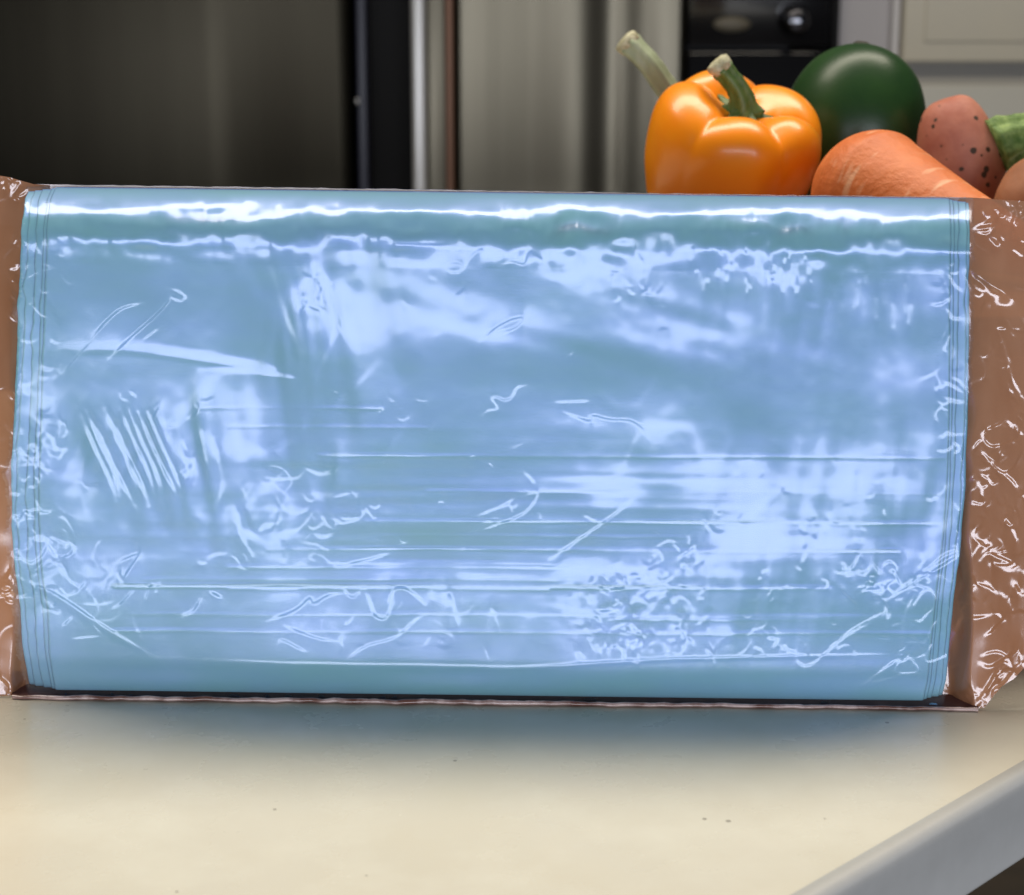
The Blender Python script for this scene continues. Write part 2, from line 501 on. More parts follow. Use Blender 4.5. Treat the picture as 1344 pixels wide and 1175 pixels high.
def stroke(T, pts, wd, amp, taper=True):
    pts = np.array(pts, float)
    m = 4 * wd
    s = win(pts[:, 0].min() - m, pts[:, 1].min() - m, pts[:, 0].max() + m, pts[:, 1].max() + m)
    u_, v_ = UU[s], VV[s]
    if u_.size == 0: return
    best = np.full(u_.shape, 1e9); tt = np.zeros(u_.shape)
    L = np.r_[0, np.cumsum(np.hypot(*np.diff(pts, axis=0).T))]
    for i in range(len(pts) - 1):
        a, b = pts[i], pts[i + 1]; d = b - a; n2 = max(1e-6, d @ d)
        t = np.clip(((u_ - a[0]) * d[0] + (v_ - a[1]) * d[1]) / n2, 0, 1)
        ds = np.hypot(u_ - a[0] - t * d[0], v_ - a[1] - t * d[1])
        k = ds < best
        best[k] = ds[k]; tt[k] = ((L[i] + t * (L[i + 1] - L[i])) / max(L[-1], 1e-6))[k]
    prof_ = np.exp(-0.5 * (best / wd) ** 2)
    if taper: prof_ *= np.clip(np.minimum(tt, 1 - tt) * 5, 0.25, 1)
    T[s] = np.where(np.abs(amp * prof_) > np.abs(T[s]) * 0.5, np.maximum(T[s], amp * prof_) if amp > 0 else np.minimum(T[s], amp * prof_), T[s])

def smooth_path(pts, n=6):
    pts = [np.array(p, float) for p in pts]
    if len(pts) < 3: return pts
    P = [2 * pts[0] - pts[1]] + pts + [2 * pts[-1] - pts[-2]]
    o = []
    for i in range(1, len(P) - 2):
        for k in range(n):
            t = k / n
            o.append(0.5 * (2 * P[i] + (P[i + 1] - P[i - 1]) * t + (2 * P[i - 1] - 5 * P[i] + 4 * P[i + 1] - P[i + 2]) * t * t + (3 * P[i] - P[i - 1] - 3 * P[i + 1] + P[i + 2]) * t ** 3))
    o.append(pts[-1])
    return o

TB = np.zeros((NH, NW))         # broad billows (both layers)
# (cx, cy, rx, ry, amp, angle)   positive tilts towards the window, negative away
for b in [
    # pale lavender reaches
    (250, 520, 110, 32, 1.2, 3), (60, 560, 30, 70, 1.2, 5), (170, 600, 55, 75, 0.9, 25), (95, 650, 35, 40, 1.2, 0),
    (380, 655, 62, 62, 1.5, 20), (130, 760, 45, 42, 1.2, 10), (55, 740, 35, 60, 1.2, 0), (300, 560, 60, 40, 0.8, 10),
    (560, 318, 130, 18, 0.9, 0), (690, 350, 160, 42, 1.1, 2), (790, 405, 120, 22, 1.0, 14), (560, 395, 70, 45, 0.7, 0), (850, 455, 45, 14, 0.9, 25),
    (452, 410, 30, 48, 1.0, -10), (395, 350, 28, 55, 0.9, 12), (960, 335, 100, 32, 1.0, 0), (1175, 385, 16, 55, 1.2, 5), (1130, 400, 9, 60, 0.6, 5),
    (900, 430, 80, 14, 0.8, 10), (1040, 400, 60, 16, 0.4, 0),
    (800, 555, 85, 16, 1.0, 6), (940, 610, 90, 50, 1.1, 40), (985, 665, 40, 50, 1.0, 30), (1130, 645, 130, 70, 1.1, -5), (1215, 720, 22, 60, 1.6, 0),
    (790, 615, 80, 25, 0.8, 0), (480, 615, 50, 60, 0.7, 0), (830, 800, 110, 62, 1.5, 0), (1150, 770, 80, 30, 1.2, -10), (960, 835, 90, 22, 0.9, 0),
    (430, 820, 80, 40, 1.0, -12), (480, 850, 110, 18, 0.9, 0), (880, 879, 240, 9, 1.6, 0), (660, 430, 50, 20, 0.7, -20), (500, 505, 60, 18, 0.5, 0),
    (110, 445, 90, 16, 1.1, 10), (250, 468, 120, 9, 1.1, 7), (640, 800, 14, 40, 0.6, -10), (590, 795, 10, 32, 1.1, -8), (690, 810, 12, 40, 0.9, 8),
    # duller reaches
    (200, 370, 150, 60, -1.0, 0), (330, 430, 40, 60, -0.8, 0), (610, 500, 140, 55, -1.1, 0), (830, 480, 100, 45, -1.1, 10), (560, 600, 110, 50, -1.0, 0),
    (1080, 490, 150, 70, -0.8, -10), (1100, 350, 60, 35, -0.5, 0), (270, 660, 40, 80, -1.2, 0), (120, 590, 20, 60, -0.9, -25), (420, 560, 30, 70, -0.9, 8),
    (620, 715, 190, 40, -1.3, 0), (1020, 780, 70, 55, -1.0, 0), (640, 830, 90, 34, -1.0, 0), (240, 800, 90, 60, -1.1, 0), (1120, 850, 110, 30, -0.9, 0),
    (900, 560, 20, 50, -0.6, 50), (425, 450, 14, 90, -1.0, 8), (365, 400, 10, 60, -0.9, 12), (1205, 430, 18, 70, -0.8, 0), (1180, 560, 40, 60, -0.3, 0),
    (200, 850, 160, 30, -0.9, 0), (700, 650, 60, 30, -0.6, 0),
]:
    blob(TB, *b[:5], ang=b[5], soft=2.6)
blob(TB, 560, 312, 640, 20, 0.75, 0.4, 3.0)
TB -= 0.62
LIM = 0.30
TB = LIM - 0.35 * np.log1p(np.exp((LIM - TB) / 0.35))        # billows lean towards the window without facing it squarely
def mask(*bl):
    M = np.zeros((NH, NW))
    for b in bl: blob(M, b[0], b[1], b[2], b[3], 1.0, ang=b[4] if len(b) > 4 else 0, soft=2.5)
    return np.clip(M, 0, 1)
TB += 0.34 * fnoise(50, 22, 3) + 0.30 * fnoise(14, 40, 4) + 0.16 * fnoise(18, 9, 5)
warp = fnoise(60, 60, 81)
ridge = np.clip(1.1 - 2.6 * np.abs(fnoise(26, 34, 82, 0.5) + 0.25 * warp), 0, 1)
ridge2 = np.clip(1.0 - 3.2 * np.abs(fnoise(12, 15, 83, -0.4) + 0.2 * warp), 0, 1)
TB += 1.3 * (ridge - 0.25) * mask((330, 620, 240, 190), (420, 390, 90, 150), (900, 640, 160, 120, 40)) + 0.8 * (ridge2 - 0.2) * mask((70, 690, 70, 130), (380, 660, 90, 80), (1190, 780, 90, 100), (460, 830, 160, 50))
TB += 1.0 * fnoise(3.2, 34, 84, 0.05) * mask((1050, 380, 190, 90), (1120, 680, 160, 130), (960, 800, 160, 60))
TB += 1.1 * fnoise(5, 46, 85, -0.12) * mask((420, 400, 90, 150), (300, 620, 100, 100))
TB += 0.7 * fnoise(4.5, 60, 86, 0.5) * mask((150, 610, 80, 80))
TB += 0.65 * fnoise(70, 3, 87, 0.02) * mask((640, 690, 560, 110)) + 0.55 * fnoise(60, 7, 88, 0.25) * mask((860, 430, 240, 70), (600, 400, 160, 60))
TB += 0.9 * fnoise(4, 3, 89) * mask((830, 800, 100, 58), (1150, 765, 70, 24))
# the long crease at the left, the diagonals and drape folds
creases = [
    ([(60, 470), (150, 462), (250, 474), (390, 494)], 4, -1.6), ([(70, 455), (160, 452), (270, 468), (395, 491)], 5, 1.5),
    ([(262, 484), (330, 486), (400, 497)], 3, 1.8),
    ([(1090, 330), (1085, 420)], 8, 0.3),
]
for p, w_, a in creases: stroke(TB, smooth_path(p), w_, a)

TL = np.zeros((NH, NW))         # lines of the folded sheets underneath (bag layer)
for v_, ua, ub, a in [(598, 420, 1240, .9), (645, 560, 1240, .7), (685, 480, 1230, 1.1), (704, 500, 900, .6), (722, 350, 1180, 1.4), (741, 430, 730, .9), (746, 300, 740, .8),
                      (762, 190, 730, 1.7), (771, 150, 1090, 1.7), (774, 300, 720, .8), (808, 170, 1230, .7), (812, 800, 1240, .5), (830, 150, 1240, .9), (560, 300, 560, .5), (535, 260, 500, .8)]:
    n_ = 14; us = np.linspace(ua, ub, n_)
    stroke(TL, [(u, v_ + (u - 640) * 0.004 + random.uniform(-.6, .6)) for u in us], 1.3, a * 2.0, taper=False)
    stroke(TL, [(u, v_ + 3.2 + (u - 640) * 0.004) for u in us], 1.3, -a * 1.2, taper=False)
TL *= np.clip(0.55 + 0.35 * fnoise(60, 4, 31), 0.1, 1.2)

TF = np.zeros((NH, NW))         # crisp creases of the outer film
def S_(pts, w_=1.7, a=3.0): stroke(TF, smooth_path(pts), w_ * 0.72, a * 1.7)
S_([(122, 440), (140, 420), (160, 404), (188, 396)]); S_([(142, 470), (165, 448), (178, 436), (205, 412), (222, 392), (221, 376)]); S_([(222, 388), (236, 394), (243, 388), (232, 380), (224, 378)], 1.5)
S_([(188, 445), (208, 430)], 1.3, 2); S_([(82, 490), (100, 468), (122, 445)], 1.4, 1.5)
# long diagonals of the folded wrapper ends
S_([(22, 762), (70, 785), (130, 826), (195, 862)], 3.0, -2.2); S_([(24, 757), (75, 780), (135, 820), (200, 860)], 1.8, 3)
S_([(195, 863), (320, 867), (470, 871), (640, 875), (720, 873), (800, 867), (900, 862), (1050, 860), (1235, 858)], 1.6, 2.6)
S_([(720, 877), (800, 871), (900, 866), (1050, 864), (1180, 862)], 2.0, -2.5)
S_([(1268, 722), (1230, 745), (1160, 790)], 2.0, 3.2); S_([(1275, 716), (1240, 728), (1215, 748), (1165, 782)], 1.4, 2.6); S_([(1152, 810), (1110, 836), (1080, 860), (1060, 874), (1046, 866), (1047, 838)], 1.7, 2.6)
S_([(1166, 800), (1120, 824), (1088, 852)], 1.3, 2.5)
S_([(722, 735), (760, 708), (800, 680), (830, 655)], 2.0, 2.6); S_([(727, 741), (770, 710), (812, 672)], 1.4, -2)
S_([(620, 700), (650, 690), (690, 672), (705, 648), (682, 652)], 1.6, 2.8); S_([(625, 678), (660, 664), (680, 650)], 1.5, 2.4)
S_([(660, 700), (640, 686), (612, 704)], 1.2, 1.6)
S_([(452, 742), (500, 730), (512, 726)], 1.6, 2.4); S_([(350, 815), (388, 800), (406, 785), (412, 792), (430, 782), (450, 778)], 1.9, 3)
S_([(478, 770), (486, 790), (492, 808), (505, 812), (512, 800), (515, 778), (525, 772), (540, 778), (558, 795)], 2.2, 3.2); S_([(450, 772), (462, 784), (474, 774)], 1.8, 2.6)
S_([(586, 806), (589, 780), (598, 805), (603, 830)], 1.9, 3); S_([(566, 772), (568, 790)], 1.5, 2); S_([(640, 840), (645, 800), (656, 830)], 1.6, 1.6)
S_([(455, 865), (480, 848), (520, 836), (545, 815), (560, 808)], 1.7, 2.6); S_([(372, 820), (410, 835), (440, 842)], 1.6, 2.4); S_([(364, 846), (372, 840), (402, 855)], 1.6, 2.6)
S_([(630, 446), (640, 438), (652, 428), (672, 418), (686, 416), (678, 428), (660, 434), (648, 436)], 1.4, 2.8)
S_([(632, 545), (640, 538), (652, 535), (646, 522), (652, 520), (662, 524), (672, 520), (678, 508), (692, 504)], 1.4, 2.8)
S_([(585, 350), (595, 344), (608, 348), (602, 356), (590, 355), (585, 350)], 1.3, 2.4); S_([(610, 352), (616, 336), (632, 326), (636, 334)], 1.3, 2.2); S_([(655, 348), (672, 342), (688, 345), (694, 330), (708, 336), (718, 348)], 1.4, 2.4)
S_([(510, 319), (570, 320), (588, 319)], 1.5, 2.4); S_([(730, 308), (760, 315), (790, 317)], 1.5, 1.6)
S_([(740, 540), (760, 548), (775, 552), (778, 545), (800, 550), (828, 552), (846, 565), (852, 576)], 1.6, 2.6); S_([(728, 527), (775, 526)], 1.3, 2.4)
# left diagonal folds
for k in range(9):
    x0 = 105 + k * 11 + random.uniform(-3, 3); y0 = 545 + random.uniform(-8, 14) - k * 1.5
    S_([(x0, y0), (x0 + 16, y0 + 40), (x0 + 34, y0 + 78), (x0 + 46 + random.uniform(-6, 6), y0 + 112)], random.uniform(1.8, 3.4), random.uniform(1.6, 3.2))
    S_([(x0 + 5, y0 - 2), (x0 + 22, y0 + 40), (x0 + 40, y0 + 80)], 2.2, -1.8)
S_([(264, 555), (268, 590), (272, 615)], 2.2, 3); S_([(280, 575), (288, 610), (290, 640), (284, 670)], 3.0, 2.4); S_([(310, 665), (314, 690), (324, 722)], 2.6, 3.2); S_([(318, 662), (330, 690), (338, 700)], 2.6, -2)
S_([(150, 740), (172, 730), (182, 728), (170, 745), (158, 765)], 1.8, 2.6); S_([(190, 790), (196, 770), (205, 765)], 1.7, 2.5); S_([(204, 780), (210, 760)], 1.6, 2.4); S_([(276, 776), (290, 784)], 2.4, 3.4)
S_([(145, 800), (160, 790), (178, 770)], 1.6, 2.4); S_([(82, 822), (95, 808)], 1.6, 2.4); S_([(92, 838), (136, 834)], 1.5, 2.2); S_([(120, 818), (134, 832)], 1.6, 2.4)
S_([(232, 812), (255, 800), (266, 778)], 3.2, 1.8)
# bottom right loops
S_([(1118, 908), (1135, 898), (1160, 878), (1180, 866), (1176, 882), (1204, 882), (1195, 864), (1180, 860), (1164, 866)], 1.8, 3.2); S_([(1135, 898), (1170, 890), (1200, 880)], 1.6, 2.8)
S_([(1210, 868), (1222, 846), (1216, 868), (1235, 864), (1255, 852)], 1.8, 3); S_([(1212, 850), (1222, 825), (1232, 810)], 1.7, 2.4); S_([(1185, 838), (1188, 805), (1200, 780)], 2.2, 2.4); S_([(1196, 800), (1212, 775), (1222, 770)], 1.8, 2.6); S_([(1162, 790), (1165, 812), (1170, 800)], 1.7, 2.4)
# small vertical glints upper right
for k in range(46):
    x0 = random.uniform(905, 1066); y0 = random.uniform(318, 372) + (x0 - 980) * 0.05
    S_([(x0, y0), (x0 + random.uniform(-1.5, 1.5), y0 + random.uniform(4, 20))], random.uniform(1.1, 1.9), random.uniform(1.2, 3.2))
for k in range(14):
    x0 = random.uniform(1090, 1200); y0 = random.uniform(340, 400)
    S_([(x0, y0), (x0 - random.uniform(0, 4), y0 + random.uniform(14, 50))], random.uniform(1.5, 3.0), random.uniform(0.8, 1.8))
# folds at the middle left top
for (x0, y0, x1, y1, a) in [(352, 330, 392, 460, 1.2), (372, 310, 405, 470, -1.4), (400, 300, 432, 420, 1.4), (414, 350, 432, 480, -1.5), (432, 370, 452, 440, 2.0), (380, 262, 388, 290, 2.4), (392, 262, 372, 300, 1.4), (448, 355, 462, 470, 1.2), (470, 350, 474, 450, -1.2)]:
    S_([(x0, y0), ((x0 + x1) / 2 + random.uniform(-6, 6), (y0 + y1) / 2), (x1, y1)], random.uniform(3, 5.5), a)
# top edge pucker
S_([(330, 262), (365, 258), (400, 261), (440, 256), (462, 252), (470, 268), (480, 256), (500, 258)], 1.8, 2.6); S_([(455, 256), (474, 280), (484, 292)], 2.0, 2.4); S_([(370, 268), (384, 290)], 2.4, 2.4)
# curly random crinkles in regions: (cx, cy, rx, ry, count, length, mean angle, spread, amp)
def curls(reg):
    for cx, cy, rx, ry, n, ln, ang, spr, amp in reg:
        for k in range(int(n * 0.6)):
            r_ = math.sqrt(random.random()); t = random.uniform(0, 2 * math.pi)
            p = [cx + rx * r_ * math.cos(t), cy + ry * r_ * math.sin(t)]
            a = R(ang + random.gauss(0, spr)); l = ln * random.uniform(0.6, 2.4)
            pp = [tuple(p)]
            cur = random.gauss(0, 0.5)
            for q in range(4):
                a += cur + random.gauss(0, 0.35)
                p = [p[0] + l / 4 * math.cos(a), p[1] + l / 4 * math.sin(a)]
                pp.append(tuple(p))
            S_(pp, random.uniform(1.0, 2.0), amp * random.uniform(0.35, 1.2) * (1 if random.random() < 0.7 else -0.8))
curls([
    (60, 735, 38, 70, 50, 26, 60, 60, 3.0), (38, 620, 16, 90, 34, 14, 80, 40, 2.6), (80, 600, 40, 60, 18, 18, 90, 50, 2.4), (35, 690, 16, 22, 18, 10, 0, 90, 3.2),
    (380, 660, 60, 60, 34, 30, 50, 60, 1.6), (240, 590, 40, 40, 12, 16, 60, 60, 2.2), (140, 770, 60, 40, 22, 22, 100, 60, 2.2), (330, 735, 120, 12, 26, 10, 10, 60, 2.2), (215, 530, 50, 36, 14, 12, 50, 60, 2.0),
    (830, 800, 95, 56, 170, 10, 5, 40, 2.8), (1150, 765, 75, 26, 60, 16, -10, 40, 3.0), (1200, 800, 40, 60, 30, 24, 110, 40, 2.4), (1000, 730, 120, 60, 36, 10, 95, 20, 2.2), (880, 730, 40, 26, 22, 16, -30, 40, 2.4),
    (1050, 830, 130, 30, 40, 14, 70, 40, 1.8), (900, 850, 160, 12, 40, 14, 0, 15, 2.2), (480, 660, 80, 60, 20, 12, 90, 50, 1.8), (680, 640, 120, 60, 20, 10, -30, 50, 1.8), (840, 360, 50, 36, 22, 8, 60, 60, 2.2),
    (430, 400, 40, 70, 14, 10, 80, 40, 2.0), (560, 700, 60, 20, 14, 14, 110, 20, 2.2), (1240, 440, 12, 110, 40, 14, 70, 50, 2.2), (1245, 640, 12, 140, 20, 12, 80, 50, 1.6), (60, 340, 26, 90, 60, 14, 88, 14, 1.4),
    (60, 520, 30, 90, 40, 14, 88, 30, 1.6), (640, 265, 580, 5, 50, 10, 0, 10, 1.6), (500, 530, 110, 30, 10, 10, 40, 50, 1.6), (560, 820, 160, 40, 24, 12, 70, 50, 1.6), (1000, 640, 120, 60, 18, 8, 90, 25, 1.6), (700, 420, 240, 80, 16, 7, 40, 60, 1.6),
    (1140, 660, 90, 50, 22, 8, 95, 30, 1.8), (1240, 330, 8, 60, 10, 12, 90, 15, 1.6),
])
# amber flaps
TA = np.zeros((NH, NW))
TA += 0.22 * fnoise(22, 40, 8) + 0.16 * fnoise(7, 9, 9) + 1.1 * np.clip(1 - 4 * np.abs(fnoise(14, 20, 10, 0.6)), 0, 1) * np.clip(fnoise(40, 40, 12), 0, 1)
TFs, TF = TF, TA
S_([(1278, 305), (1300, 300), (1304, 298), (1296, 310), (1278, 308)], 2.4, 3.4); S_([(1298, 316), (1306, 322), (1310, 330)], 2.8, 3.4)
S_([(1274, 362), (1286, 374), (1300, 384), (1318, 396)], 3.0, 3.8); [blob(TF, *b) for b in ((1300, 388, 10, 6, 3.2, 40, 3.0), (1312, 398, 16, 11, 3.4, 30, 4.0), (1320, 404, 10, 12, 3.0, 0, 3.0), (1302, 410, 9, 7, 2.6, 0, 3.0), (1290, 301, 14, 4, 2.8, -8, 3.0), (1306, 322, 6, 9, 3.0, -20, 3.0), (1322, 756, 10, 6, 2.6, 20, 3.0), (1334, 782, 5, 12, 2.6, -15, 3.0), (18, 248, 8, 6, 3.0, -40, 3.0))]; S_([(1308, 440), (1320, 441)], 2.2, 3.4); S_([(1314, 446), (1322, 480), (1330, 512), (1344, 536)], 1.6, 2.4)
S_([(1322, 555), (1314, 566), (1300, 572), (1290, 580), (1294, 592), (1306, 597), (1330, 588), (1344, 575)], 1.9, 2.8); S_([(1288, 598), (1300, 618), (1316, 632), (1330, 625), (1338, 610), (1344, 604)], 1.8, 2.8); S_([(1316, 632), (1330, 645), (1334, 655)], 2.0, 2.8); S_([(1316, 600), (1308, 620)], 1.4, 2.0)
S_([(1284, 718), (1292, 726), (1300, 726)], 2.8, 3.2); S_([(1286, 746), (1296, 736), (1308, 740), (1328, 750), (1310, 752), (1296, 744)], 2.0, 3.0); S_([(1280, 774), (1298, 780), (1308, 788)], 1.8, 2.4); S_([(1332, 775), (1338, 790)], 2.4, 3.2)
S_([(1258, 752), (1262, 775), (1256, 795)], 2.6, 2.8); S_([(1252, 806), (1268, 804), (1262, 815), (1280, 818), (1300, 815)], 1.7, 2.6); S_([(1264, 820), (1256, 836), (1254, 848)], 2.6, 3.4)
S_([(1246, 892), (1258, 884)], 1.8, 2.2); S_([(1286, 876), (1300, 880), (1320, 870), (1335, 862)], 2.0, 2.8); S_([(1240, 922), (1260, 928), (1275, 934)], 2.4, 2.6); S_([(1278, 928), (1295, 908), (1306, 890), (1316, 884)], 2.6, 3.2); S_([(1300, 912), (1320, 898), (1330, 886)], 2.4, 3.2); S_([(1308, 890), (1312, 905)], 3, -2)
S_([(1318, 690), (1322, 698), (1328, 704)], 2.4, 3.0)
S_([(10, 246), (24, 240), (18, 252), (12, 258)], 2.0, 3.2); S_([(0, 232), (14, 236), (20, 240)], 1.8, 2.4); S_([(18, 262), (26, 266)], 2.0, 3.0); S_([(18, 328), (22, 318)], 1.6, 2.2)
S_([(8, 778), (14, 784), (22, 796)], 2.2, 2.8); S_([(10, 916), (24, 910), (34, 906)], 2.0, 3.2); S_([(0, 929), (30, 925), (60, 922)], 1.6, 2.4)
curls([(1325, 275, 24, 22, 22, 12, 60, 60, 2.6), (1310, 640, 36, 60, 22, 14, 60, 60, 2.4), (1300, 770, 40, 60, 20, 14, 60, 60, 2.2), (1270, 925, 40, 12, 24, 12, 20, 50, 2.4), (1325, 890, 22, 22, 14, 18, -45, 20, 2.6), (1335, 450, 18, 60, 8, 12, 60, 60, 1.8), (1330, 560, 20, 30, 10, 14, -30, 40, 2.4), (1275, 350, 8, 60, 12, 14, 80, 30, 2.2)])
curls([(10, 245, 16, 14, 12, 10, 40, 60, 2.6), (20, 340, 6, 80, 12, 14, 90, 15, 1.8), (14, 780, 10, 24, 10, 10, 60, 50, 2.6), (20, 915, 20, 10, 10, 12, 0, 40, 2.6), (6, 500, 8, 200, 6, 30, 92, 8, 1.6)])
curls([(1325, 275, 24, 22, 22, 12, 60, 60, 2.6), (1310, 640, 36, 60, 22, 14, 60, 60, 2.4), (1300, 770, 40, 60, 20, 14, 60, 60, 2.2), (1270, 925, 40, 12, 24, 12, 20, 50, 2.4), (1325, 890, 22, 22, 14, 18, -45, 20, 2.6), (1335, 450, 18, 60, 8, 12, 60, 60, 1.8), (1330, 560, 20, 30, 10, 14, -30, 40, 2.4), (1275, 350, 8, 60, 12, 14, 80, 30, 2.2)])
curls([(10, 245, 16, 14, 12, 10, 40, 60, 2.6), (20, 340, 6, 80, 12, 14, 90, 15, 1.8), (14, 780, 10, 24, 10, 10, 60, 50, 2.6), (20, 915, 20, 10, 10, 12, 0, 40, 2.6), (6, 500, 8, 200, 6, 30, 92, 8, 1.6)])
curls([(1312, 480, 30, 130, 16, 22, 70, 50, 2.2), (1312, 700, 32, 120, 26, 20, 60, 60, 2.4), (1320, 300, 24, 36, 16, 16, 60, 60, 2.6)])
TA = TF; TF = TFs

# slope needed at each point to mirror the lower edge of the window to the camera
X_, Z_ = face(UU, VV)
Pw = X_[..., None] * EX + Z_[..., None] * EZ
Vd = CAM - Pw; Vd /= np.linalg.norm(Vd, axis=-1, keepdims=True)
Wp = np.stack([-Pw[..., 0] * 1.5, np.full_like(X_, WIN_Y), np.full_like(X_, WIN_Z0 - 0.02)], -1)
Ld = Wp - Pw; Ld /= np.linalg.norm(Ld, axis=-1, keepdims=True)
Hh = Vd + Ld
need = -(Hh @ EZ) / -(Hh @ EYB)          # dh/dz along the face
KS = 0.060

def relief(T, lam, low=3e-6, k=KS, base=True):
    """least squares height (metres) whose downward slope follows the map"""
    sv = (-(need) if base else 0) + k * T          # dh/dv (per px)
    sv = sv * np.clip(np.minimum(UU - U0, U0 + ST * NW - UU) / 60, 0, 1)
    kx = np.fft.rfftfreq(NW)[None] * 2 * math.pi / ST
    ky = np.fft.fftfreq(2 * NH)[:, None] * 2 * math.pi / ST
    Sx = np.fft.rfft2(np.concatenate([sv, -sv[::-1]], 0))          # mirrored, so an overall tilt survives
    H = np.conj(1j * ky) * Sx / (ky ** 2 + lam * kx ** 2 + low)
    H[0, 0] = 0
    return np.fft.irfft2(H, s=(2 * NH, NW))[:NH] * PX

HB0 = relief(TB, 0.03, k=0.056)
HB0 -= HB0[70:680, 130:1270].mean()
print('relief mm', HB0[70:680, 130:1270].min() * 1e3, HB0[70:680, 130:1270].max() * 1e3)
HB = HB0 + relief(TL, 0.02, low=1e-3, k=0.20, base=False)
HF = relief(-0.4 * TB - 0.3, 0.03, low=3e-4, k=0.056, base=False) + relief(TL, 0.02, low=4e-3, k=0.06, base=False) + relief(gblur(TF, 0.45), 0.10, low=3e-3, k=0.062, base=False) + 0.000012 * fnoise(6, 6, 21)
HA = relief(gblur(TA, 0.4), 0.10, low=6e-4, k=-0.10, base=False)

def samp(Hm, u, v):
    x = np.clip((u - U0) / ST, 0, NW - 1.001); y = np.clip((v - V0) / ST, 0, NH - 1.001)
    i = x.astype(int); j = y.astype(int); a = x - i; b = y - j
    return (Hm[j, i] * (1 - a) + Hm[j, i + 1] * a) * (1 - b) + (Hm[j + 1, i] * (1 - a) + Hm[j + 1, i + 1] * a) * b

# outline of the stack in photo px
lv = np.array([240, 262, 300, 400, 520, 640, 740, 800, 860, 905, 930]); lu = np.array([40, 30, 25, 21, 17, 14, 17, 26, 29, 36, 42])
rv = np.array([250, 275, 300, 420, 560, 640, 720, 780, 840, 900, 930]); ru = np.array([1269, 1272, 1273, 1272, 1271, 1269, 1263, 1255, 1249, 1243, 1236])
wob = np.cumsum(np.random.RandomState(5).randn(400)); wob -= np.linspace(wob[0], wob[-1], 400)
def left_u(v, k=0): return np.interp(v, lv, lu) + (0.12 + 0.10 * k) * np.interp((v - 230) * 0.55 + k * 37 % 60, np.arange(400), wob)
def right_u(v, k=0): return np.interp(v, rv, ru) + (0.08 + 0.07 * k) * np.interp((v - 230) * 0.5 + 40 + k * 23 % 60, np.arange(400), wob)
def top_v(u): return 246.5 + (u - 45) * 0.0125
def bot_v(u): return 921.5 + (u - 60) * 0.0115

pack = empty("bag_pack", (0, 0, 0), (-LEAN, 0, -YAW))
tag(pack, "wrapped pack of folded pale blue plastic bags standing upright on the cream counter", "plastic bags")

ROLL_E = np.linspace(0, 130, 261)
_ang = np.interp(ROLL_E, [0, 3, 9, 20, 34, 46, 64, 95], [82, 70, 58, 46, 31, 14, 4, 0])
ROLL_T = np.cumsum(np.tan(np.radians(_ang))[::-1])[::-1] * 0.5 * PX
_angb = np.interp(ROLL_E, [0, 2, 8, 25, 62], [72, 55, 42, 26, 0])
ROLL_B = np.cumsum(np.tan(np.radians(_angb))[::-1])[::-1] * 0.5 * PX
ROLLN = fnoise(70, 60, 71)
TOPN = fnoise(30, 9, 72) + 0.55 * fnoise(8, 7, 73) + 0.35 * fnoise(3.5, 12, 74)
print('roll mm', ROLL_T[0] * 1e3, ROLL_B[0] * 1e3)
def sheet(name, ins_l, ins_r, ins_t, ins_b, depth, thick, nu, nv, mat, hfun, rtop, rbot, rside, k=0, open_back=False, lift=0.0):
    """closed pillow-edged slab: dense relief front, rounded top and bottom rolls"""
    q = np.linspace(0, 1, nv)
    q = np.r_[0, 0.0015, 0.003, 0.006, 0.010, 0.015, q[(q > 0.018) & (q < 0.982)], 0.985, 0.99, 0.994, 0.997, 0.9985, 1]
    p = np.linspace(0, 1, nu)
    p = np.r_[0, 0.0004, 0.0009, 0.0016, 0.0025, p[(p > 0.003) & (p < 0.997)], 0.9975, 0.9984, 0.9991, 0.9996, 1]
    Q, P = np.meshgrid(q, p, indexing='ij')
    um = 30 + P * 1230
    vt = top_v(um) + ins_t; vb = bot_v(um) - ins_b
    V = vt + Q * (vb - vt)
    ul = left_u(V, k) + ins_l; ur = right_u(V, k) - ins_r
    U = ul + P * (ur - ul)
    # slightly rounded corners of the stack
    et = V - vt; eb = vb - V; el = U - ul; er = ur - U
    def rnd(e, r): x = np.clip(1 - e / r, 0, 1); return 1 - np.sqrt(np.clip(1 - x * x, 0, 1))
    drop = np.interp(et * (1 + (0.22 * samp(ROLLN, U, V) + 0.05 * samp(TOPN, U, V)) * np.clip(et / 25, 0, 1)), ROLL_E, ROLL_T) + np.interp(eb, ROLL_E, ROLL_B) + rnd(el, rside) * rside * PX + rnd(er, rside) * rside * PX
    h = hfun(U, V)
    fade = np.clip(np.minimum(et / 75, eb / 45), 0, 1); fade = fade * fade * (3 - 2 * fade)
    h = lift + (h - lift) * fade + 0.00036 * samp(TOPN, U, V) * np.clip(1 - np.abs(et - 46) / 52, 0, 1) * (1 if lift else 0.5)
    Y = depth + drop - h
    X, Z = face(U, V, Y)
    Z = np.maximum(Z, ((0.0011 if lift else 0.0021) - Y * EYB[2]) / EZ[2])          # the roll stands on the counter
    Yb = np.full_like(X[:1], depth + thick)
    if open_back:
        Xs, Ys, Zs = [X], [Y], [Z]
        Xs = [X[:1], X, X[-1:]]; Zs = [Z[:1], Z, Z[-1:]]; Ys = [Yb, Y, Yb]
        return grid_mesh(name, np.concatenate(Xs), np.concatenate(Ys), np.concatenate(Zs), mat, pack)
    # skirt to the back on all four sides, then a flat back
    Xc = np.pad(X, 1, mode='edge'); Zc = np.pad(Z, 1, mode='edge'); Yc = np.pad(Y, 1, mode='constant', constant_values=depth + thick)
    Zc = np.maximum(Zc, (0.0021 - Yc * EYB[2]) / EZ[2])
    o = grid_mesh(name, Xc, Yc, Zc, mat, pack)
    return o

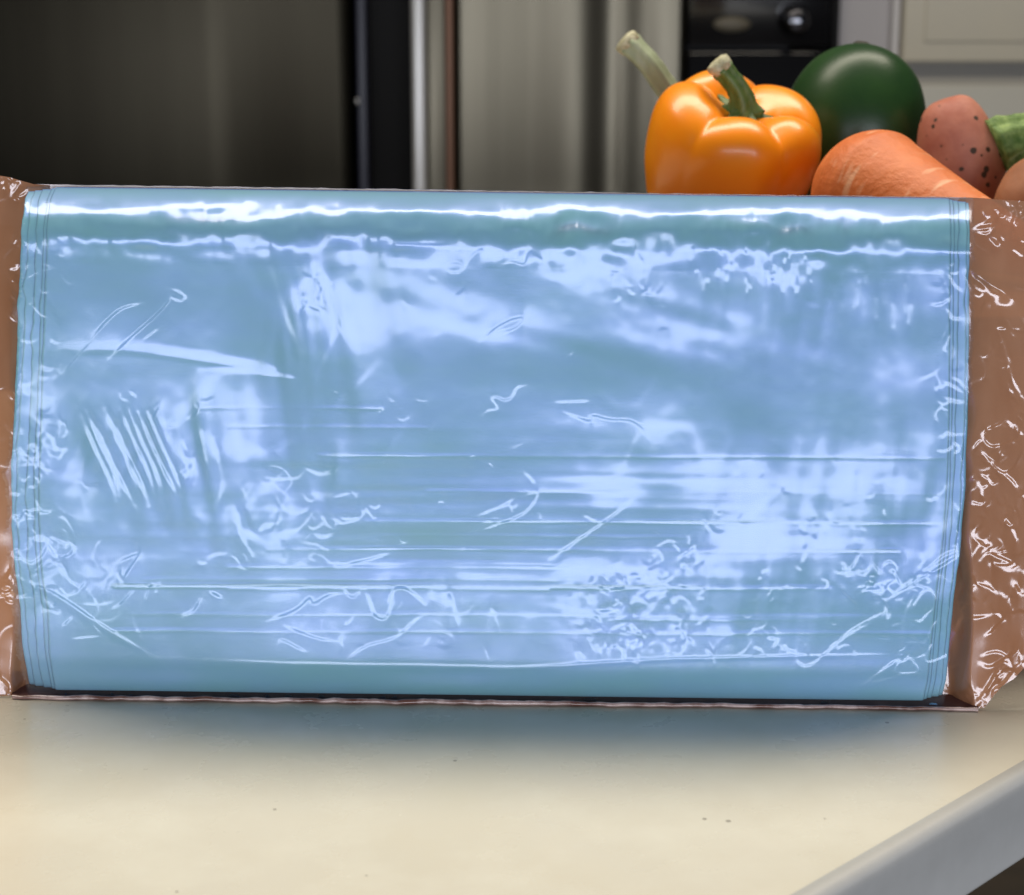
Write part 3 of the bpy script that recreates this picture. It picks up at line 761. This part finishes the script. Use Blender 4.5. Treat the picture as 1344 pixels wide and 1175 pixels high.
# folded bags, front one first; the others peep out at both sides
base_fun = lambda u, v: samp(HB, u, v)
hmax = 0.0
front = sheet("folded_bag", 36, 25, 0.0, 0, 0.0000, 0.036, 300, 520, M_BAG, base_fun, 40, 62, 3.0, 0)
ins = [(31, 21), (21, 15), (9, 5), (2, 1)]
for k, (a, b) in enumerate(ins, 1):
    fn = (lambda sd: (lambda u, v: samp(HB0, u, v) + 0.0002 * samp(fn_noise, u + sd * 31, v)))(k)
    fn_noise = fnoise(8, 30, 41)
    th = 0.036 - 0.0016 * k + 0.0006 * k
    sheet("folded_bag", a, b, 1.5 * k, 0.2 * k, 0.0016 * k, th, 60, 90, M_BAG, fn, 36, 54, 2.5, k % 4 + (k == 4) * 1.0)

film_off = 0.0026
def film_fun(u, v):
    return samp(HB0, u, v) + film_off + np.clip(samp(HF, u, v), -film_off * 0.6, 0.004)
sheet("clear_wrapper", -2, -2, -0.5, -0.5, 0.0, 0.040, 1150, 620, M_FILM, film_fun, 0, 0, 5.0, 9, open_back=True, lift=film_off)

# amber film flaps left and right and the backing film that shows as a thin rim
def flap(name, edge_l, edge_r, tv, bv, depth, nu, nv, foldin):
    q = np.linspace(0, 1, nv); p = np.linspace(0, 1, nu)
    Q, P = np.meshgrid(q, p, indexing='ij')
    V = 250 + Q * 670
    U = edge_l(V) + P * (edge_r(V) - edge_l(V))
    V = tv(U) + Q * (bv(U) - tv(U))
    h = samp(HA, U, V)
    h = h - h.mean()
    Y = depth - h + foldin(U, V)
    X, Z = face(U, V, Y)
    Z = np.maximum(Z, (0.0006 - Y * EYB[2]) / EZ[2])
    return grid_mesh(name, X, Y, Z, M_AMBER, pack)

rbu = np.array([1200, 1238, 1275, 1290, 1300, 1314, 1330, 1344, 1362, 1400]); rbv = np.array([930, 934, 937, 934, 922, 907, 898, 884, 866, 850])
rtu = np.array([1200, 1272, 1290, 1310, 1344, 1400]); rtv = np.array([262, 261, 262, 264, 266, 272])
jag = fnoise(14, 26, 61)
def sst(x): x = np.clip(x, 0, 1); return x * x * (3 - 2 * x)
def flap_depth(v): return np.interp(v, [225, 935], [0.041, 0.016])
flap("side_flap", lambda v: np.full_like(v, 1235.0), lambda v: 1392 + 5 * np.sin(v / 17.0) + 3 * np.sin(v / 6.1),
     lambda u: np.interp(u, rtu, rtv), lambda u: np.interp(u, rbu, rbv), 0.0, 150, 640, lambda u, v: flap_depth(v) - 0.013 * np.clip((v - 300) / 630, 0, 1) * sst((u - 1244 + 5 * samp(jag, u, v)) / 36) + 0.00006 * np.clip(u - 1300, 0, 200))
lbu = np.array([-80, 0, 20, 40, 60, 90]); lbv = np.array([940, 931, 927, 922, 918, 915])
ltu = np.array([-80, -20, 0, 12, 28, 45, 90]); ltv = np.array([222, 228, 231, 233, 238, 243, 246])
flap("side_flap", lambda v: -60 + 5 * np.sin(v / 15.0), lambda v: np.full_like(v, 64.0),
     lambda u: np.interp(u, ltu, ltv), lambda u: np.interp(u, lbu, lbv), 0.0, 120, 640, lambda u, v: flap_depth(v) - 0.013 * np.clip((v - 300) / 630, 0, 1) * sst((46 - u + 4 * samp(jag, u, v)) / 34) + 0.00005 * np.clip(-u, 0, 200))
# rim of backing film along top
uu_ = np.linspace(42, 1268, 240)
def strip(name, rowsuv, depths, mat):
    X, Z = [], []
    for rv_, d_ in zip(rowsuv, depths):
        x, z = face(uu_, rv_, d_); X.append(x); Z.append(z)
    return grid_mesh(name, np.array(X), np.array(depths), np.array(Z), mat, pack)
n1 = np.interp(uu_, np.linspace(0, 1400, 160), np.random.RandomState(3).randn(160)); n2 = np.interp(uu_, np.linspace(0, 1400, 90), np.random.RandomState(4).randn(90))
topthin = np.interp(uu_, [40, 300, 640, 760, 1270], [3.6, 3.2, 2.6, 1.6, 1.0])
z_ = 0 * uu_
strip("backing_film", [top_v(uu_) - topthin + 0.3 * n1, top_v(uu_) + 6, top_v(uu_) + 60], [0.041 + z_, 0.041 + z_, 0.0405 + z_], M_AMBER)
uu_ = np.linspace(16, 1284, 250); z_ = 0 * uu_
n1 = np.interp(uu_, np.linspace(0, 1400, 160), np.random.RandomState(3).randn(160)); n2 = np.interp(uu_, np.linspace(0, 1400, 90), np.random.RandomState(4).randn(90))
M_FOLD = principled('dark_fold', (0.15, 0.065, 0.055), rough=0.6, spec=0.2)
# bottom lip: amber fold lying under the roll and running forward to a thin bright welded edge on the counter
def lip(name, rows, mat):
    """rows of (depth, height above the counter) along the foot of the pack"""
    X = []; Y = []; Z = []
    for d_, h_ in rows:
        x, _ = face(uu_, bot_v(uu_), d_)
        X.append(x); Y.append(d_)
        Z.append((h_ - d_ * EYB[2]) / EZ[2])      # height in the world -> along the leaning face
    return grid_mesh(name, np.array(X), np.array(Y), np.array(Z), mat, pack)
edge_d = np.interp(uu_, [40, 90, 640, 1000, 1240], [0.0015, 0.0012, 0.0014, 0.0018, 0.0015]) + 0.0004 * n2
lip("bottom_fold", [(0.030 + z_, 0.0010 + z_), (0.012 + z_, 0.0012 + z_), (edge_d + 0.002, 0.0013 + 0.0002 * n1), (edge_d + 0.0006, 0.0011 + 0.0002 * n2)], M_FOLD)
th_ = np.clip(np.interp(uu_, [40, 80, 640, 900, 1100, 1240], [0.4, 0.6, 0.7, 0.45, 0.35, 0.3]) + 0.14 * n1, 0.15, 1.2) * 0.001
lip("welded_edge", [(edge_d + 0.0006, 0.0012 + th_), (edge_d - 0.0003, 0.0013 + th_), (edge_d - 0.0008, 0.0010 + z_), (edge_d - 0.0006, 0.0004 + z_), (edge_d + 0.0004, 0.0004 + z_)], M_SEAM)

# ------------------------------------------------------------------ crate behind the pack that carries the vegetables
CT = 0.142
CX0, CX1, CY0, CY1 = 0.012, 0.262, 0.057, 0.420
M_WOOD = principled("crate_wood", (0.30, 0.17, 0.085), rough=0.6, var=((2, 30, 2), 5, (0.20, 0.105, 0.05), 0.35, 0.7))
crate = empty("wooden_crate", ((CX0 + CX1) / 2, (CY0 + CY1) / 2, 0))
tag(crate, "upturned brown wooden crate behind the bag pack with the vegetables lying on it", "crate")
for k in range(5):
    y0 = CY0 + (CY1 - CY0) * k / 5
    kp(box("top_slat", CX0, CX1, y0 + 0.0015, y0 + (CY1 - CY0) / 5 - 0.0015, CT - 0.01, CT, M_WOOD, None, 0.0015, 2), crate)
for k in range(3):
    z0 = 0.001 + (CT - 0.013) * k / 3; z1 = z0 + (CT - 0.013) / 3 - 0.004
    kp(box("front_slat", CX0, CX1, CY0, CY0 + 0.008, z0, z1, M_WOOD, None, 0.0015, 2), crate)
    kp(box("rear_slat", CX0, CX1, CY1 - 0.008, CY1, z0, z1, M_WOOD, None, 0.0015, 2), crate)
    kp(box("side_slat", CX0, CX0 + 0.008, CY0 + 0.009, CY1 - 0.009, z0, z1, M_WOOD, None, 0.0015, 2), crate)
    kp(box("side_slat", CX1 - 0.008, CX1, CY0 + 0.009, CY1 - 0.009, z0, z1, M_WOOD, None, 0.0015, 2), crate)

# ------------------------------------------------------------------ vegetables
def spots_mat(name, c1, c2, spot, rough, sc=70, spot_amt=0.035, scratch=None, coat=0.0, bmp=0.25, spec=0.4):
    m, nt, out = mat_new(name)
    p = N(nt, 'ShaderNodeBsdfPrincipled'); nt.links.new(p.outputs[0], out.inputs[0])
    v = coords(nt)
    base = ramp(nt, noise(nt, v, 38, 5), [(0.32, c1), (0.68, c2)])
    vo = N(nt, 'ShaderNodeTexVoronoi'); nt.links.new(v, vo.inputs['Vector']); vo.inputs['Scale'].default_value = sc
    nz = noise(nt, v, 240, 2)
    ad = N(nt, 'ShaderNodeMath', operation='MULTIPLY_ADD'); nt.links.new(nz, ad.inputs[0]); ad.inputs[1].default_value = 0.25; nt.links.new(vo.outputs['Distance'], ad.inputs[2])
    wn = N(nt, 'ShaderNodeTexWhiteNoise'); nt.links.new(vo.outputs['Color'], wn.inputs['Vector'])
    sb = N(nt, 'ShaderNodeMath', operation='MULTIPLY'); nt.links.new(wn.outputs['Value'], sb.inputs[0]); sb.inputs[1].default_value = spot_amt
    s2 = N(nt, 'ShaderNodeMath', operation='SUBTRACT'); nt.links.new(ad.outputs[0], s2.inputs[0]); nt.links.new(sb.outputs[0], s2.inputs[1])
    f = ramp(nt, s2.outputs[0], [(0.10, (1, 1, 1)), (0.17, (0, 0, 0))])
    col = mix(nt, f, base, spot)
    if scratch:
        ms = N(nt, 'ShaderNodeMapping'); ms.inputs['Scale'].default_value = scratch[0]
        tc = N(nt, 'ShaderNodeTexCoord'); nt.links.new(tc.outputs['Object'], ms.inputs['Vector'])
        f2 = ramp(nt, noise(nt, ms.outputs['Vector'], scratch[1], 2, 0.4), [(0.60, (0, 0, 0)), (0.70, (0.75, 0.75, 0.75))])
        col = mix(nt, f2, col, scratch[2])
    nt.links.new(col, p.inputs['Base Color'])
    p.inputs['Roughness'].default_value = rough
    p.inputs['Specular IOR Level'].default_value = spec
    p.inputs['Coat Weight'].default_value = coat
    p.inputs['Coat Roughness'].default_value = 0.08
    p.inputs['Subsurface Weight'].default_value = 0.15
    p.inputs['Subsurface Radius'].default_value = (0.008, 0.004, 0.002)
    p.inputs['Subsurface Scale'].default_value = 0.3
    nt.links.new(bump(nt, noise(nt, v, 190, 5), bmp, 0.0012), p.inputs['Normal'])
    return m

M_PEP = principled("orange_pepper_skin", (1.0, 0.27, 0.002), rough=0.36, coat=0.35, coat_rough=0.17, sss=0.15, var=((1, 1, 1), 18, (1.0, 0.33, 0.004), 0.3, 0.7), bmp=((1, 1, 1), 60, 0.05, 0.001))
M_STEM = principled("green_stem", (0.055, 0.11, 0.020), rough=0.5, var=((6, 6, 1), 40, (0.13, 0.19, 0.05), 0.35, 0.75), bmp=((5, 5, 1), 120, 0.4, 0.001))
M_PALESTEM = principled("pale_stem", (0.27, 0.32, 0.19), rough=0.55, var=((6, 6, 1), 40, (0.36, 0.40, 0.27), 0.35, 0.75), bmp=((5, 5, 1), 120, 0.4, 0.001))
M_CUT = principled("cut_stem", (0.55, 0.52, 0.36), rough=0.8, var=((1, 1, 1), 260, (0.30, 0.28, 0.16), 0.4, 0.65), bmp=((1, 1, 1), 300, 0.8, 0.002))
M_AVO = principled("dark_green_skin", (0.012, 0.042, 0.012), rough=0.34, coat=0.0, coat_rough=0.22, spec=0.35, var=((1, 1, 1), 30, (0.020, 0.060, 0.014), 0.35, 0.7), bmp=((1, 1, 1), 150, 0.10, 0.001))
M_CARROT = spots_mat("carrot_skin", (0.60, 0.145, 0.035), (0.74, 0.21, 0.06), (0.25, 0.10, 0.05), 0.5, 60, 0.03, ((70, 16, 16), 2.6, (0.86, 0.48, 0.28)), 0.0, 0.7)
M_ROOT = spots_mat("pink_root_skin", (0.36, 0.11, 0.072), (0.56, 0.235, 0.155), (0.06, 0.035, 0.02), 0.6, 165, 0.285)
M_SWEET = spots_mat("brown_root_skin", (0.30, 0.12, 0.055), (0.38, 0.16, 0.08), (0.10, 0.04, 0.02), 0.6, 90, 0.10)

def pepper(name, size, lobes, mat, parent, seed=0, hgt=0.92):
    """lobed bell pepper, stem hollow at +z"""
    rr = random.Random(seed)
    n, nt_ = 160, 90
    ph = np.linspace(0, 2 * math.pi, n, endpoint=False)
    w1, w2 = rr.uniform(0, 6.28), rr.uniform(0, 6.28)
    phw = ph + 0.16 * np.sin(ph + w1) + 0.10 * np.sin(2 * ph + w2)
    L = np.abs(np.cos(phw * lobes / 2)) ** 0.75
    amp = 1 + 0.03 * np.sin(ph + w2) + 0.02 * np.sin(2 * ph + w1)
    # profile (radius, height) from hollow to blossom end
    pr = np.array([(0.0, 0.68), (0.10, 0.68), (0.20, 0.70), (0.32, 0.77), (0.46, 0.87), (0.62, 0.92), (0.80, 0.86), (0.93, 0.70), (0.995, 0.45), (1.0, 0.15), (0.97, -0.20), (0.90, -0.52), (0.80, -0.84), (0.61, -1.06), (0.38, -1.13), (0.18, -1.05), (0.0, -1.0)])
    t = np.linspace(0, 1, len(pr)); tt = np.linspace(0, 1, nt_)
    sp = smooth_path([(a, b) for a, b in pr], 12); sp = np.array(sp)
    ls = np.linspace(0, 1, len(sp)); r = np.interp(tt, ls, sp[:, 0]); z = np.interp(tt, ls, sp[:, 1])
    r = np.maximum(r, 0)
    depth = np.interp(tt, [0, .10, .25, .40, .55, .75, 0.9, 1], [0, .09, .16, .085, .035, .03, .12, 0])
    zdep = np.interp(tt, [0, .12, .22, .34, .50, .8, .92, 1], [0, .04, .18, .16, .03, 0, -.10, 0])
    Rr = r[:, None] * (1 - depth[:, None] * (1 - L)[None]) * amp[None]
    Zz = (z[:, None] - zdep[:, None] * (1 - L)[None]) * hgt
    return grid_mesh(name, size * Rr * np.cos(ph), size * Rr * np.sin(ph), size * Zz, mat, parent, close_u=True)

def tube(name, pts, rads, n, mat, parent, rough=0.0, seed=0, ribs=0, cap=True):
    pts = [Vector(p) for p in pts]
    rr = random.Random(seed)
    X, Y, Z = [], [], []
    prev = None
    for i, p in enumerate(pts):
        d = (pts[min(i + 1, len(pts) - 1)] - pts[max(i - 1, 0)]).normalized()
        a = (prev if prev is not None else Vector((1, 0.2, 0.1)))
        a = (a - d * a.dot(d)).normalized(); b = d.cross(a); prev = a
        row = []
        for k in range(n):
            t = 2 * math.pi * k / n
            r_ = rads[i] * (1 + (0.12 * math.cos(ribs * t) if ribs else 0) + rough * mnoise.noise(Vector((math.cos(t) * 3, math.sin(t) * 3, i * 0.7 + seed * 9))))
            row.append(p + (a * math.cos(t) + b * math.sin(t)) * r_)
        X.append([q.x for q in row]); Y.append([q.y for q in row]); Z.append([q.z for q in row])
    if cap:
        for e, idx in ((0, 0), (-1, -1)):
            c = pts[idx]
            rowx, rowy, rowz = [c.x] * n, [c.y] * n, [c.z] * n
            if e == 0: X.insert(0, rowx); Y.insert(0, rowy); Z.insert(0, rowz)
            else: X.append(rowx); Y.append(rowy); Z.append(rowz)
    return grid_mesh(name, np.array(X), np.array(Y), np.array(Z), mat, parent, close_u=True)

def interp_path(pts, n):
    sp = np.array(smooth_path(pts, 10)); ls = np.linspace(0, 1, len(sp))
    return [tuple(np.interp(t, ls, sp[:, c]) for c in range(3)) for t in np.linspace(0, 1, n)]

def calyx(name, size, mat, parent, z0, seed, spikes=7):
    rr = random.Random(seed); n = 96
    ph = np.linspace(0, 2 * math.pi, n, endpoint=False)
    star = 0.78 + 0.22 * np.cos(spikes * ph + 0.6) + np.array([0.05 * rr.uniform(-1, 1) for _ in ph])
    rows = np.array([0.0, 0.25, 0.5, 0.8, 1.0, 1.02, 0.6])
    zz = np.array([0.45, 0.40, 0.22, 0.10, 0.12, 0.03, -0.05])
    Rr = rows[:, None] * (1 + (star - 1)[None] * np.clip(rows[:, None] * 1.2 - 0.2, 0, 1))
    Zz = zz[:, None] + 0.10 * np.cos(spikes * ph + 0.6)[None] * np.clip(rows[:, None] - 0.4, 0, 1)
    return grid_mesh(name, size * Rr * np.cos(ph), size * Rr * np.sin(ph), z0 + size * Zz, mat, parent, close_u=True)

# orange bell pepper
dP = 0.945
pc = at_depth(958, 203, dP)
PS = 115 * dP / F
ob = empty("bell_pepper", pc, (R(25), R(-6), R(40)))
tag(ob, "glossy orange bell pepper with a curved green stem, standing left of the other vegetables", "bell pepper")
pepper("flesh", PS, 5, M_PEP, ob, seed=3, hgt=0.80)
z0 = PS * 0.55
cx = calyx("calyx", PS * 0.36, M_STEM, ob, z0 - 0.001, 5)
sp_ = interp_path([(0, 0, z0), (-0.002, 0.002, z0 + .007), (-0.005, 0.006, z0 + .013), (-0.010, 0.013, z0 + .019)], 18)
srad = list(np.interp(np.linspace(0, 1, 18), [0, .15, .5, .85, 1], [.0105, .0072, .0053, .0050, .0057]))
tube("stem", sp_, srad, 28, M_STEM, ob, 0.10, 2, 5)
e_ = Vector(sp_[-1]); d_ = (Vector(sp_[-1]) - Vector(sp_[-3])).normalized()
tube("cut_end", [e_ - d_ * .0012, e_ + d_ * .002, e_ + d_ * .0042, e_ + d_ * .005], [.0058, .0064, .0057, .0044], 26, M_CUT, ob, 0.30, 6)

# second pepper, only the long pale stem shows
dQ = 1.06
qc = at_depth(958, 222, dQ)
ob2 = empty("bell_pepper", qc, (0, 0, 0))
tag(ob2, "pepper mostly behind the orange one, only its long pale green stem showing at upper left", "bell pepper")
fl2 = pepper("flesh", 74 * dQ / F, 4, M_PEP, ob2, seed=8, hgt=0.9)
fl2.rotation_euler = (R(-10), R(-32), 0)
def rel(u, v, d, c): return tuple(at_depth(u, v, d) - c)
sp2 = interp_path([rel(922, 182, dQ, qc), rel(896, 146, dQ - .01, qc), rel(868, 108, dQ - .015, qc), rel(850, 82, dQ - .02, qc), rel(826, 58, dQ - .02, qc)], 22)
tube("stem", sp2, list(np.interp(np.linspace(0, 1, 22), [0, .5, .85, 1], [.0075, .0064, .0060, .0068])), 26, M_PALESTEM, ob2, 0.08, 4, 5)
e_ = Vector(sp2[-1]); d_ = (Vector(sp2[-1]) - Vector(sp2[-3])).normalized()
tube("cut_end", [e_ - d_ * .002, e_ + d_ * .001, e_ + d_ * .0035, e_ + d_ * .0045], [.0066, .0074, .0068, .005], 26, M_CUT, ob2, 0.25, 8)

def blob_obj(name, mat, parent, fn, n=96, m=64, namp=0.0, nsc=3.0, seed=0):
    """closed surface of revolution-like body; fn(t, phi) -> (x, y, z) unit"""
    t = np.linspace(0, 1, m); ph = np.linspace(0, 2 * math.pi, n, endpoint=False)
    X = np.zeros((m, n)); Y = X.copy(); Z = X.copy()
    for i in range(m):
        for k in range(n):
            v = Vector(fn(t[i], ph[k]))
            nn = 1 + namp * mnoise.noise(v * nsc + Vector((seed * 7.1, 0, 0)))
            v = v * nn
            X[i, k], Y[i, k], Z[i, k] = v
    return grid_mesh(name, X, Y, Z, mat, parent, close_u=True)

# avocado: egg, blunt end up
dA = 1.00
ac = at_depth(1117, 183, dA)
av = empty("avocado", ac, (R(-6), R(10), 0))
tag(av, "smooth glossy dark green avocado standing between the orange pepper and the carrot", "avocado")
ra, ha = 91 * dA / F, 124 * dA / F
def egg(t, p):
    a = math.pi * t
    z = math.cos(a); r = math.sin(a) ** 0.92 * (1 + 0.16 * z - 0.06 * z * z)
    return (r * math.cos(p), r * math.sin(p), z)
s_ = blob_obj("skin", M_AVO, av, egg, namp=0.02, nsc=1.6, seed=2)
s_.data.transform(Matrix.Diagonal((ra, ra, ha, 1)))
lathe("stem_scar", [(0, .0022), (.003, .002), (.0048, .0008), (.005, -.002)], 20, principled("scar", (0.02, 0.018, 0.01), rough=0.7), av, Matrix.Translation((-0.004, 0.0, ha - 0.0012)))

# carrot: fat crown end towards the upper left, tapering to the lower right
dC = 0.875
c0 = at_depth(1152, 259, dC); c1 = at_depth(1400, 352, dC - 0.09)
ax = (c1 - c0); ln = ax.length
ca = empty("carrot", c0, ax.to_track_quat('X', 'Z').to_euler())
tag(ca, "thick orange carrot with pale scratches lying in front of the avocado and the pink root", "carrot")
rc = 87 * dC / F
def carrot(t, p):
    if t < 0.30:
        a = t / 0.30 * math.pi / 2
        x = -math.cos(a) * 0.95 * rc; r = rc * math.sin(a) ** 0.85
    else:
        s = (t - 0.30) / 0.70
        x = s * ln; r = rc * (1 - 0.80 * s ** 0.85) * math.sqrt(max(0, 1 - max(0, s - 0.93) ** 2 / 0.0049))
    return (x, r * math.cos(p), r * math.sin(p))
blob_obj("flesh", M_CARROT, ca, carrot, n=96, m=120, namp=0.012, nsc=60, seed=3)
# pinkish root vegetable with a green stalk
dR = 0.955
rc0 = at_depth(1262, 221, dR)
ro = empty("root_vegetable", rc0, (0, R(-14), 0))
tag(ro, "pinkish root vegetable with dark specks and a rough green stalk stub", "root vegetable")
def root(t, p):
    a = math.pi * t; z = math.cos(a)
    r = math.sin(a) ** 0.72 * (1 - 0.06 * z)
    return (r * math.cos(p), r * math.sin(p), z)
s_ = blob_obj("skin", M_ROOT, ro, root, namp=0.05, nsc=1.3, seed=5)
s_.data.transform(Matrix.Diagonal((56 * dR / F, 54 * dR / F, 95 * dR / F, 1)))
inv = Matrix.Rotation(R(-14), 3, 'Y').inverted()
kk = [inv @ (at_depth(u, v, dR - 0.012) - rc0) for u, v in ((1306, 192), (1322, 184), (1340, 178), (1368, 168), (1390, 160))]
M_STALK = principled("green_stalk", (0.075, 0.15, 0.025), rough=0.65, var=((1, 1, 1), 160, (0.22, 0.32, 0.09), 0.4, 0.65), bmp=((1, 1, 1), 260, 0.35, 0.002))
tube("stalk", interp_path([tuple(k) for k in kk], 16), list(np.interp(np.linspace(0, 1, 16), [0, .25, .6, 1], [.0135, .0125, .0095, .010])), 40, M_STALK, ro, 0.10, 3, 7)
# brown root at the right edge
dS = 0.90
sc0 = at_depth(1374, 272, dS)
sw = empty("sweet_potato", sc0, (R(10), R(20), R(15)))
tag(sw, "brown sweet potato at the right edge below the green stalk", "sweet potato")
s_ = blob_obj("skin", M_SWEET, sw, root, namp=0.12, nsc=1.4, seed=9)
s_.data.transform(Matrix.Diagonal((66 * dS / F, 60 * dS / F, 66 * dS / F, 1)))
print("crate top px", [at_depth(957, v, dP).z for v in (300, 310)], "carrot low", c0.z - rc, "avo low", ac.z - ha, "pep low", pc.z - PS)
